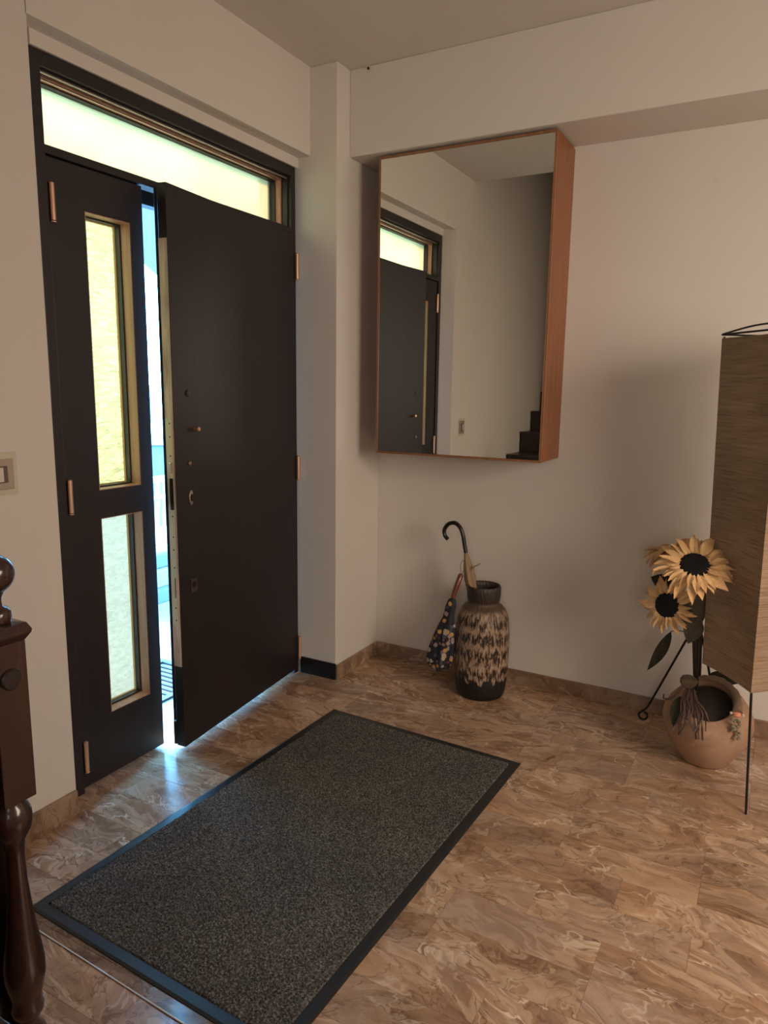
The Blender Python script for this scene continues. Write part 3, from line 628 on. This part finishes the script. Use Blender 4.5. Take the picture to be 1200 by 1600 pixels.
M_gleaf = mat('grey_green_leaf', (0.11, 0.095, 0.06), 0.7); k = N(M_gleaf); k.color(k.ramp(k.noise(k.coord(), 25, 3), [(0.3, (0.075, 0.066, 0.043)), (0.7, (0.14, 0.12, 0.08))]))
M_stem = mat('dark_stem', (0.018, 0.016, 0.011), 0.6)
def leaf_bm(L, Wd, curl, fold=0.25, n=8, m_=3, wave=0.0, notch=0.0):
    bm = bmesh.new(); rows = []
    for i in range(n+1):
        t = i/n; wv = Wd*(math.sin(math.pi*(t**0.8))**0.85 if 0 < t < 1 else 0.02) + Wd*0.12*(1-t)
        if t > 0.97: wv = Wd*0.03
        row = []
        for j in range(-m_, m_+1):
            s_ = j/m_
            row.append(bm.verts.new((s_*wv + notch*math.sin(9*t)*abs(s_)*0, L*t, curl*L*t*t + fold*abs(s_)*wv + wave*math.sin(6*t+2*s_)*abs(s_)*L)))
        rows.append(row)
    for A, B in zip(rows, rows[1:]):
        for j in range(2*m_): bm.faces.new([A[j], A[j+1], B[j+1], B[j]])
    r_ = bmesh.ops.solidify(bm, geom=bm.faces[:], thickness=0.0012) if False else None
    ext = bmesh.ops.extrude_face_region(bm, geom=bm.faces[:])
    bmesh.ops.translate(bm, verts=[g for g in ext['geom'] if isinstance(g, bmesh.types.BMVert)], vec=(0, 0, 0.0009))
    return bm
def mesh_of(bm, m, nm):
    me = bpy.data.meshes.new(nm); bmesh.ops.recalc_face_normals(bm, faces=bm.faces[:]); bm.to_mesh(me); bm.free()
    for p_ in me.polygons: p_.use_smooth = True
    me.set_sharp_from_angle(angle=math.radians(50)); me.materials.append(m); return me
pet_me = [mesh_of(leaf_bm(1.0, w_, cu, fo, wave=wv), M_pet, 'petal') for (w_, cu, fo, wv) in ((0.17, -0.22, 0.35, 0.04), (0.14, -0.02, 0.5, 0.05), (0.18, -0.40, 0.3, 0.07))]
def flower(center, normal, rdisc, rpet, n, seed, label, up=(0, 0, 1), dome=0.28, droop=0.0, stem=None, squash=None):
    rg2 = random.Random(seed); rt = root('sunflower', center, label, 'flower', 'cloth sunflowers in the clay pot')
    F_ = frame_z(center, normal, up)
    ob('seed_disc', lathe([(rdisc*0.9, -0.006), (rdisc, 0.0), (rdisc*0.97, rdisc*dome*0.4), (rdisc*0.8, rdisc*dome*0.85), (rdisc*0.5, rdisc*dome), (rdisc*0.15, rdisc*dome*0.85), (rdisc*0.02, rdisc*dome*0.8)], 32), M_seed, rt, F_, smooth=True)
    for lay in (0, 1):
        for i in range(n):
            a = 2*math.pi*(i + 0.5*lay + rg2.uniform(-.22, .22))/n
            L = (rpet-rdisc*0.8)*rg2.uniform(0.75, 1.10)*(0.95 if lay else 1.0)
            el = rg2.uniform(-0.18, 0.22) + (0.16 if lay else -0.04) - droop
            Mx = F_ @ Matrix.Rotation(a, 4, 'Z') @ Matrix.Translation((0, rdisc*0.80, 0.001+0.004*lay)) @ Matrix.Rotation(el, 4, 'X') @ Matrix.Rotation(rg2.uniform(-.35, .35), 4, 'Y') @ Matrix.Diagonal((L*rg2.uniform(0.9, 1.15), L, L, 1))
            link(bpy.data.objects.new('petal', pet_me[rg2.randrange(3)]), rt, Mx)
    if stem:
        ob('stem', tube(smoothpts(stem), 0.0042, 8), M_stem, rt, smooth=True)
    return rt
def leaf(name, base, tip, nrm, Wd, m, parent, curl=0.15, fold=0.2):
    base, tip = Vector(base), Vector(tip); d = tip-base; L = d.length; y = d.normalized(); z = Vector(nrm); z = (z-y*z.dot(y)).normalized(); x = y.cross(z)
    Mx = Matrix.Translation(base) @ Matrix((x, y, z)).transposed().to_4x4()
    return ob(name, leaf_bm(L, Wd, curl, fold, 10, 3, 0.02), m, parent, Mx, smooth=True, angle=60)
MO = Vector((PC[0]-0.045, PC[1]+0.005, 0.259))   # where the stems stand in the pot
s1 = flower((1.783, -0.575, 0.840), (0.06, -0.66, 0.75), 0.053, 0.138, 20, 11, 'largest beige sunflower, uppermost, overlapping the lamp shade', stem=[(1.783, -0.567, 0.831), (1.787, -0.50, 0.79), (1.797, -0.395, 0.68), (1.803, -0.372, 0.55), (1.812, -0.352, 0.36), MO])
s2 = flower((1.692, -0.455, 0.645), (-0.32, -0.88, 0.18), 0.050, 0.112, 16, 23, 'lower left beige sunflower facing the room, below the largest', stem=[(1.695, -0.444, 0.643), (1.71, -0.42, 0.655), (1.745, -0.385, 0.65), (1.775, -0.365, 0.57), (1.798, -0.342, 0.36), MO + Vector((-0.012, 0.004, 0))])
s3 = flower((1.672, -0.300, 0.832), (-0.25, -0.05, 0.95), 0.030, 0.125, 11, 5, 'small beige sunflower seen edge-on at the back left', droop=0.1, stem=[(1.672, -0.300, 0.822), (1.68, -0.325, 0.77), (1.74, -0.335, 0.66), (1.785, -0.332, 0.52), (1.80, -0.328, 0.36), MO + Vector((0, 0.012, 0))])
leaf('leaf', (1.690, -0.36, 0.700), (1.612, -0.37, 0.728), (0, -1, 0.2), 0.030, M_leaf, s2)
leaf('leaf', (1.800, -0.400, 0.668), (1.725, -0.42, 0.572), (0.1, -1, 0.2), 0.055, M_gleaf, s2)
leaf('leaf', (1.795, -0.400, 0.60), (1.770, -0.43, 0.50), (0.3, -1, 0.1), 0.035, M_gleaf, s2)
leaf('leaf', (1.798, -0.395, 0.735), (1.795, -0.43, 0.60), (0.3, -1, 0.1), 0.042, M_gleaf, s1)
leaf('leaf', (1.700, -0.345, 0.508), (1.640, -0.38, 0.325), (0.5, -0.8, 0.1), 0.022, M_leaf, s3, curl=-0.2)
ob('leaf_stalk', tube(smoothpts([(1.700, -0.345, 0.508), (1.73, -0.338, 0.515), (1.788, -0.332, 0.505)]), 0.002, 6), M_stem, s3, smooth=True)
leaf('leaf', (1.850, -0.285, 0.335), (1.965, -0.262, 0.312), (0, -0.5, 1), 0.030, M_leaf, s1, curl=0.05)

# black iron stand with a curled foot
M_st = M_iron
isd = root('iron_stand', (1.775, -0.14, 0), 'black wrought iron tripod with a curled foot behind the clay pot', 'stand')
AP = Vector((1.788, -0.165, 0.535))
c0 = Vector((1.594, -0.100, 0.034))
leg = [AP, AP.lerp(c0, 0.4), AP.lerp(c0, 0.8), c0+Vector((0.010, -0.0, 0.030))]
cur = [c0 + Vector((0.018*math.cos(a)-0.004, 0, 0.018*math.sin(a)-0.012)) for a in [math.radians(d) for d in (150, 200, 250, 300, 350, 40, 80)]]
ob('leg', tube(smoothpts(leg+cur), 0.0048, 10), M_st, isd, smooth=True, angle=80)
ob('leg', tube([AP+Vector((0, 0, 0.012)), AP, Vector((1.802, -0.155, 0.3)), Vector((1.812, -0.075, 0.006))], [0.008, 0.013, 0.011, 0.008], 10), M_st, isd, smooth=True, angle=80)
ob('leg', tube([AP+Vector((0.006, 0, -0.05)), Vector((1.835, -0.150, 0.33)), Vector((1.90, -0.06, 0.006))], 0.005, 10), M_st, isd, smooth=True, angle=80)
ob('collar', lathe([(0.012, -0.022), (0.017, -0.012), (0.017, 0.008), (0.011, 0.02), (0.008, 0.04), (0.003, 0.055)], 14), M_st, isd, Matrix.Translation(AP), smooth=True)

# dried bundle on the pot's rim
db = root('dried_bundle', (1.79, -0.455, 0.25), 'dried brown twigs and seed head hanging over the pot rim', 'dried plant')
M_twig = mat('dried_twig', (0.14, 0.085, 0.065), 0.85); M_head = mat('dried_seed_head', (0.17, 0.125, 0.08), 0.9); k = N(M_head); k.bump(k.noise(k.coord(), 60, 5), 1.0, 0.01)
HC = Vector((1.788, -0.435, 0.345))
ob('seed_head', lathe([(0.004, -0.024), (0.02, -0.018), (0.030, -0.004), (0.032, 0.008), (0.026, 0.021), (0.012, 0.028), (0.001, 0.029)], 20, wob=lambda a, z: 0.08*math.sin(5*a+z*90)), M_head, db, Matrix.Translation(HC), smooth=True)
rg2 = random.Random(12); M_twigd = mat('dark_twig', (0.06, 0.035, 0.028), 0.85)
for i in range(26):
    a = rg2.uniform(-1.0, 1.0); L = rg2.uniform(0.07, 0.165); x0 = HC + Vector((0.012+a*0.018, -0.022, -0.022+rg2.uniform(-.006, .006)))
    y_out = lambda z: -0.510 - 0.008*rg2.random()
    jx = lambda q: rg2.uniform(-q, q); pts = [x0, x0+Vector((a*0.016+jx(.006), -0.035, -0.028+jx(.006))), Vector((x0.x+0.012+a*0.030+jx(.014), -0.512-0.006*rg2.random(), x0.z-L*0.55)), Vector((x0.x+0.016+a*0.034+jx(.020), -0.520-0.008*rg2.random(), x0.z-L))]
    ob('twig', tube(smoothpts(pts, 5), [0.0016+0.0022*rg2.random()*(1 if j % 3 else 1.6) for j in range(16)], 6), (M_twig, M_twigd)[i % 2], db, smooth=True)
leaf('leaf', (1.775, -0.470, 0.298), (1.752, -0.519, 0.192), (-0.1, -1, 0.25), 0.026, M_leaf, db, curl=-0.1)
ob('root_strand', tube(smoothpts([HC+Vector((-0.02, -0.01, -0.02)), (1.735, -0.45, 0.275), (1.705, -0.425, 0.256), (1.700, -0.40, 0.262)], 5), 0.0035, 6), M_twig, db, smooth=True)

gd = root('rope_garland', (1.90, -0.44, 0.28), 'pale twisted garland with a pink stone along the pot mouth', 'garland')
M_rope = mat('straw_rope', (0.24, 0.165, 0.105), 0.85); k = N(M_rope); k.bump(k.noise(k.coord(), 80, 4), 0.8, 0.006)
gp = smoothpts([(1.785, -0.345, 0.312), (1.830, -0.305, 0.326), (1.893, -0.300, 0.326), (1.944, -0.335, 0.304), (1.962, -0.385, 0.282), (1.966, -0.428, 0.262)], 8)
ob('rope', tube(gp, [0.007+0.010*min(1, i/26)+0.0012*math.sin(i*1.6) for i in range(len(gp))], 12), M_rope, gd, smooth=True, angle=80)
ob('pink_stone', lathe([(0.006, -0.009), (0.013, -0.005), (0.016, 0.0), (0.013, 0.006), (0.005, 0.009)], 10), tag(mat('pink_glazed_stone', (0.75, 0.30, 0.20), 0.12)), gd, Matrix.Translation((1.966, -0.450, 0.262)))
for dx in (-0.020, 0.020):
    ob('pearl_bead', lathe([(0.001, -0.006), (0.006, -0.003), (0.006, 0.003), (0.001, 0.006)], 10), mat('pale_bead', (0.6, 0.5, 0.4), 0.15), gd, Matrix.Translation((1.966+dx, -0.450, 0.264)), smooth=True)
M_moss = mat('silvery_moss', (0.24, 0.20, 0.14), 0.8)
rg2 = random.Random(5)
for i in range(26):
    s_ = (lambda u: Vector((1.966+rg2.uniform(-.016, .016), -0.462-u*0.25+rg2.uniform(-.006, .004), 0.246-u)))(rg2.uniform(0, .066))
    ob('moss_tuft', lathe([(0.001, -0.006), (0.006, -0.002), (0.0055, 0.003), (0.001, 0.006)], 6), M_moss, gd, Matrix.Translation(s_) @ Euler((rg2.uniform(0, 3), rg2.uniform(0, 3), 0)).to_matrix().to_4x4() @ Matrix.Scale(rg2.uniform(0.7, 1.25), 4))

# ------------------------------------------------------------------ floor lamp
lp = root('floor_lamp', (2.04, -0.45, 0), 'tall square floor lamp with jute shade on thin iron rods', 'lamp')
M_jute = mat('jute_shade', (0.25, 0.165, 0.10), 0.9, spec=0.2); k = N(M_jute); v = k.coord((1.2, 1.2, 26))
n1 = k.noise(v, 6, 5, 0.65); n2 = k.noise(k.coord(), 2.5, 3)
j1 = k.ramp(n1, [(0.25, (0.16, 0.10, 0.062)), (0.42, (0.31, 0.215, 0.145)), (0.7, (0.42, 0.31, 0.215))])
j2 = k.ramp(n2, [(0.35, (0.75, 0.72, 0.70)), (0.65, (1.05, 1.02, 1.0))]); k.color(k.mix(1.0, j1, j2, 'MULTIPLY')); k.bump(n1, 0.6, 0.006)
lc = [Vector((1.832, -0.470, 0)), Vector((2.004, -0.682, 0)), Vector((2.216, -0.510, 0)), Vector((2.044, -0.298, 0))]
tcn = [Vector((1.797, -0.470, 0)), Vector((1.985, -0.690, 0)), Vector((2.205, -0.502, 0)), Vector((2.017, -0.282, 0))]
bm = bmesh.new(); rings = []
nz_ = 14; ne = 8
for i in range(nz_+1):
    t = i/nz_; z = 0.445 + t*1.195; ring_ = []
    for q_ in range(4):
        a0 = lc[q_].lerp(tcn[q_], t); a1 = lc[(q_+1) % 4].lerp(tcn[(q_+1) % 4], t); ctr = (a0+a1)/2
        inward = ((lc[0]+lc[2])/2 - ctr); inward.z = 0; inward.normalize()
        for j in range(ne):
            s_ = j/ne; p_ = a0.lerp(a1, s_) + inward*0.010*math.sin(math.pi*s_); ring_.append(bm.verts.new((p_.x, p_.y, z)))
    rings.append(ring_)
n = len(rings[0])
for A, B in zip(rings, rings[1:]):
    for i in range(n): bm.faces.new([A[i], A[(i+1) % n], B[(i+1) % n], B[i]])
ext = bmesh.ops.extrude_face_region(bm, geom=bm.faces[:])
cen = (lc[0]+lc[2])/2
for g in ext['geom']:
    if isinstance(g, bmesh.types.BMVert): g.co.x += (cen.x-g.co.x)*0.02; g.co.y += (cen.y-g.co.y)*0.02
ob('lamp_shade', bm, M_jute, lp)
for i in (1, 2):
    d = (cen-lc[i]).normalized()*0.008
    foot = Vector((2.028, -0.678, 0)) if i == 1 else lc[i]
    ob('leg', tube([Vector((foot.x, foot.y, 0.001))+d*0, lc[i]+d+Vector((0, 0, 0.45)), tcn[i]+d+Vector((0, 0, 1.645))], 0.0042, 8), M_iron, lp, smooth=True)
for q_ in (0, 3): ob('corner_rod', tube([lc[q_]+(cen-lc[q_]).normalized()*0.008+Vector((0, 0, 0.447)), tcn[q_]+(cen-lc[q_]).normalized()*0.008+Vector((0, 0, 1.645))], 0.0035, 8), M_iron, lp, smooth=True)
for i in range(4):
    a, b = tcn[i]+Vector((0, 0, 1.652)), tcn[(i+1) % 4]+Vector((0, 0, 1.652))
    ob('top_rod', tube([a, b], 0.0035, 8), M_iron, lp, smooth=True)
    a, b = lc[i].lerp(cen, .16)+Vector((0, 0, .46)), lc[(i+1) % 4].lerp(cen, .16)+Vector((0, 0, .46))
    ob('bottom_rod', tube([a, b], 0.003, 8), M_iron, lp, smooth=True)
for i in (0, 1):
    a, b = tcn[i]+Vector((0, 0, 1.653)), tcn[i+2]+Vector((0, 0, 1.653)); mid = (a+b)/2+Vector((0, 0, 0.035+0.004*i))
    ob('arched_rod', tube(smoothpts([a, a.lerp(mid, .5)+Vector((0, 0, .010)), mid, b.lerp(mid, .5)+Vector((0, 0, .010)), b]), 0.0032, 8), M_iron, lp, smooth=True)
sk = ob('socket', lathe([(0.012, 1.02), (0.018, 1.03), (0.018, 1.08), (0.014, 1.085)], 16, (cen.x, cen.y)), M_blackpl, lp, smooth=True)
ob('bulb', lathe([(0.013, 1.086), (0.016, 1.10), (0.03, 1.13), (0.032, 1.15), (0.02, 1.175), (0.002, 1.183)], 20, (cen.x, cen.y)), mat('opal_bulb', (0.8, 0.78, 0.72), 0.3), sk, smooth=True)
ob('socket_rod', tube([lc[1].lerp(cen, .05)+Vector((0, 0, .465)), Vector((cen.x, cen.y, 0.80)), Vector((cen.x, cen.y, 1.02))], 0.004, 8), M_iron, lp, smooth=True)

# nail in the beam
nl = ob('nail', lathe([(0.0015, 0), (0.0015, 0.01), (0.006, 0.0105), (0.005, 0.013), (0.001, 0.0135)], 10), M_iron, None, Matrix.Translation((0.262, -BB-0.0003, 2.842)) @ Matrix.Rotation(math.pi/2, 4, 'X'))
tag(nl, 'dark nail head near the ceiling above the cabinet', 'nail')

# ------------------------------------------------------------------ outside, seen through the gap
M_out = mat('pale_porch_tile', (0.55, 0.56, 0.56), 0.5); k = N(M_out); br_ = k.n('TexNoise'); br_.inputs['Scale'].default_value = 6; k.l(k.coord(), br_.inputs['Vector']); k.color(k.ramp(br_.outputs['Fac'], [(0.3, (0.13, 0.13, 0.135)), (0.7, (0.17, 0.17, 0.17))]))
M_outw = plaster('outside_white_render', (0.16, 0.16, 0.16))
struct('porch_floor', box(-3.6, -3.5, -0.25, -0.3, 4.5, -0.02), M_out, 'pale porch floor outside the door', 'floor')
bm = bmesh.new(); pf = [(-1.55, -0.83), (-3.82, 2.2), (-5.17, 4.0), (-1.55, 4.0)]
lo = [bm.verts.new((x, y, 2.65)) for x, y in pf]; hi = [bm.verts.new((x, y, 2.80)) for x, y in pf]
bm.faces.new(lo); bm.faces.new(hi[::-1])
for i in range(4): bm.faces.new([lo[i], lo[(i+1) % 4], hi[(i+1) % 4], hi[i]])
cpy = struct('porch_canopy', bm, M_outw, 'white canopy slab over the edge of the porch outside', 'canopy')
for x_, y_ in ((-1.98, -0.02), (-1.98, 3.6), (-4.5, 3.6)): ob('column', lathe([(0.05, -0.019), (0.05, 2.649)], 16, (x_, y_)), M_outw, cpy, smooth=True)
M_park = mat('blue_grey_render', (0.055, 0.065, 0.075), 0.6)
pw = root('porch_parapet', (-1.75, 0.4, -0.02), 'low stepped parapet wall at the edge of the porch', 'wall')
ob('lower_ledge', box(-1.72, -3.4, -0.02, -1.58, 4.4, 0.07), M_park, pw, bevel=0.006)
ob('upper_ledge', box(-1.80, -3.4, 0.0705, -1.64, 4.4, 0.19), M_outw, pw, bevel=0.006)
ob('coping', box(-1.86, -3.4, 0.1905, -1.68, 4.4, 0.29), M_park, pw, bevel=0.01)
M_rail = mat('railing_paint', (0.25, 0.26, 0.27), 0.4)
rl = root('railing', (-1.77, 0.4, 0.29), 'white metal railing on the porch parapet', 'railing')
ob('top_rail', box(-1.80, -3.3, 0.78, -1.74, 4.3, 0.82), M_rail, rl, bevel=0.006)
ob('bottom_rail', box(-1.785, -3.3, 0.33, -1.755, 4.3, 0.355), M_rail, rl, bevel=0.004)
ob('middle_rail', box(-1.785, -3.3, 0.66, -1.755, 4.3, 0.685), M_rail, rl, bevel=0.004)
bal = box(-0.009, -0.009, 0, 0.009, 0.009, 0.303); b0 = ob('baluster', bal, M_rail, rl, Matrix.Translation((-1.77, -3.2, 0.356)))
for i in range(1, 63): link(bpy.data.objects.new('baluster', b0.data), rl, Matrix.Translation((-1.77, -3.2+0.12*i, 0.356)))
p0 = ob('post', box(-0.02, -0.02, 0, 0.02, 0.02, 0.49), M_rail, rl, Matrix.Translation((-1.77, -3.28, 0.2902)))
for i in range(1, 6): link(bpy.data.objects.new('post', p0.data), rl, Matrix.Translation((-1.77, -3.28+1.5*i+0.04, 0.2902)))
om = root('outdoor_mat', (-0.62, -0.95, -0.02), 'black slotted rubber doormat on the porch outside', 'mat')
ob('mat_border', grid_plate([-0.80, -0.77, -0.44, -0.41], [-1.25, -1.22, -0.68, -0.65], {(1, 1)}, -0.0198, -0.008, lambda u, v, d: (u, v, d)), M_rub, om)
for i in range(13):
    ob('slat', box(-0.769, -1.205+0.04*i, -0.0195, -0.441, -1.185+0.04*i, -0.010), M_rub, om)
struct('street_ground', box(-60, -20, -3.4, -3.6, 60, -3.2), mat('street_asphalt', (0.06, 0.06, 0.066), 0.8), 'street level ground far below the porch', 'ground')
M_roof = mat('red_roof_tiles', (0.085, 0.05, 0.05), 0.8); k = N(M_roof); wv_ = k.n('TexWave'); wv_.inputs['Scale'].default_value = 3; wv_.inputs['Distortion'].default_value = 1; k.l(k.coord(), wv_.inputs['Vector']); k.bump(wv_.outputs['Fac'], 0.8, 0.05)
def house(cx, cy, w_, d_, ztop, rise, label, wallm, roofm, ang=0.78, nwin=3):
    rt = root('house', (cx, cy, -3.2), label, 'building'); Mx = Matrix.Translation((cx, cy, 0)) @ Matrix.Rotation(ang, 4, 'Z')
    ob('wall', box(-w_/2, -d_/2, -3.2, w_/2, d_/2, ztop), wallm, rt, Mx)
    if rise > 0:
        bm = bmesh.new(); a, b = w_/2+0.3, d_/2+0.3
        v_ = [bm.verts.new(c_) for c_ in ((-a, -b, ztop), (a, -b, ztop), (a, b, ztop), (-a, b, ztop), (-a*0.35, 0, ztop+rise), (a*0.35, 0, ztop+rise))]
        for f_ in ((0, 1, 5, 4), (1, 2, 5), (2, 3, 4, 5), (3, 0, 4), (3, 2, 1, 0)): bm.faces.new([v_[i] for i in f_])
        ob('roof', bm, roofm, rt, Mx)
    else:
        ob('parapet', box(-w_/2-0.1, -d_/2-0.1, ztop+0.001, w_/2+0.1, d_/2+0.1, ztop+0.25), M_rail, rt, Mx)
    for i in range(nwin):
        for z in (ztop-1.6, ztop-3.4):
            if z < -3: continue
            x = -w_/2 + (i+0.5)*w_/nwin
            wn = ob('window', box(x-0.4, -d_/2-0.06, z, x+0.4, -d_/2-0.001, z+1.1), M_rail, rt, Mx)
            ob('pane', box(x-0.33, -d_/2-0.075, z+0.07, x+0.33, -d_/2-0.061, z+1.03), mat('dark_pane', (0.08, 0.1, 0.13), 0.1), wn, Mx)
dirh = Vector((-0.742, 0.716, 0))
def outp(dep): v_ = CAM + dirh*dep; return v_.x, v_.y
x, y = outp(11); house(x, y, 5, 4, -0.9, 0.9, 'low house with red tiled roof beyond the railing', mat('house_render', (0.09, 0.09, 0.095), 0.7), M_roof)
x, y = outp(19); house(x-0.5, y-0.4, 7, 5, 0.1, 0, 'flat-roofed white house beyond the red roof', mat('pale_house_render', (0.09, 0.09, 0.1), 0.7), M_roof)
x, y = outp(34); house(x-1.5, y-1.4, 3.2, 4, 1.2, 0, 'distant narrow tower block on the horizon', mat('grey_blue_render', (0.06, 0.066, 0.08), 0.7), M_roof)
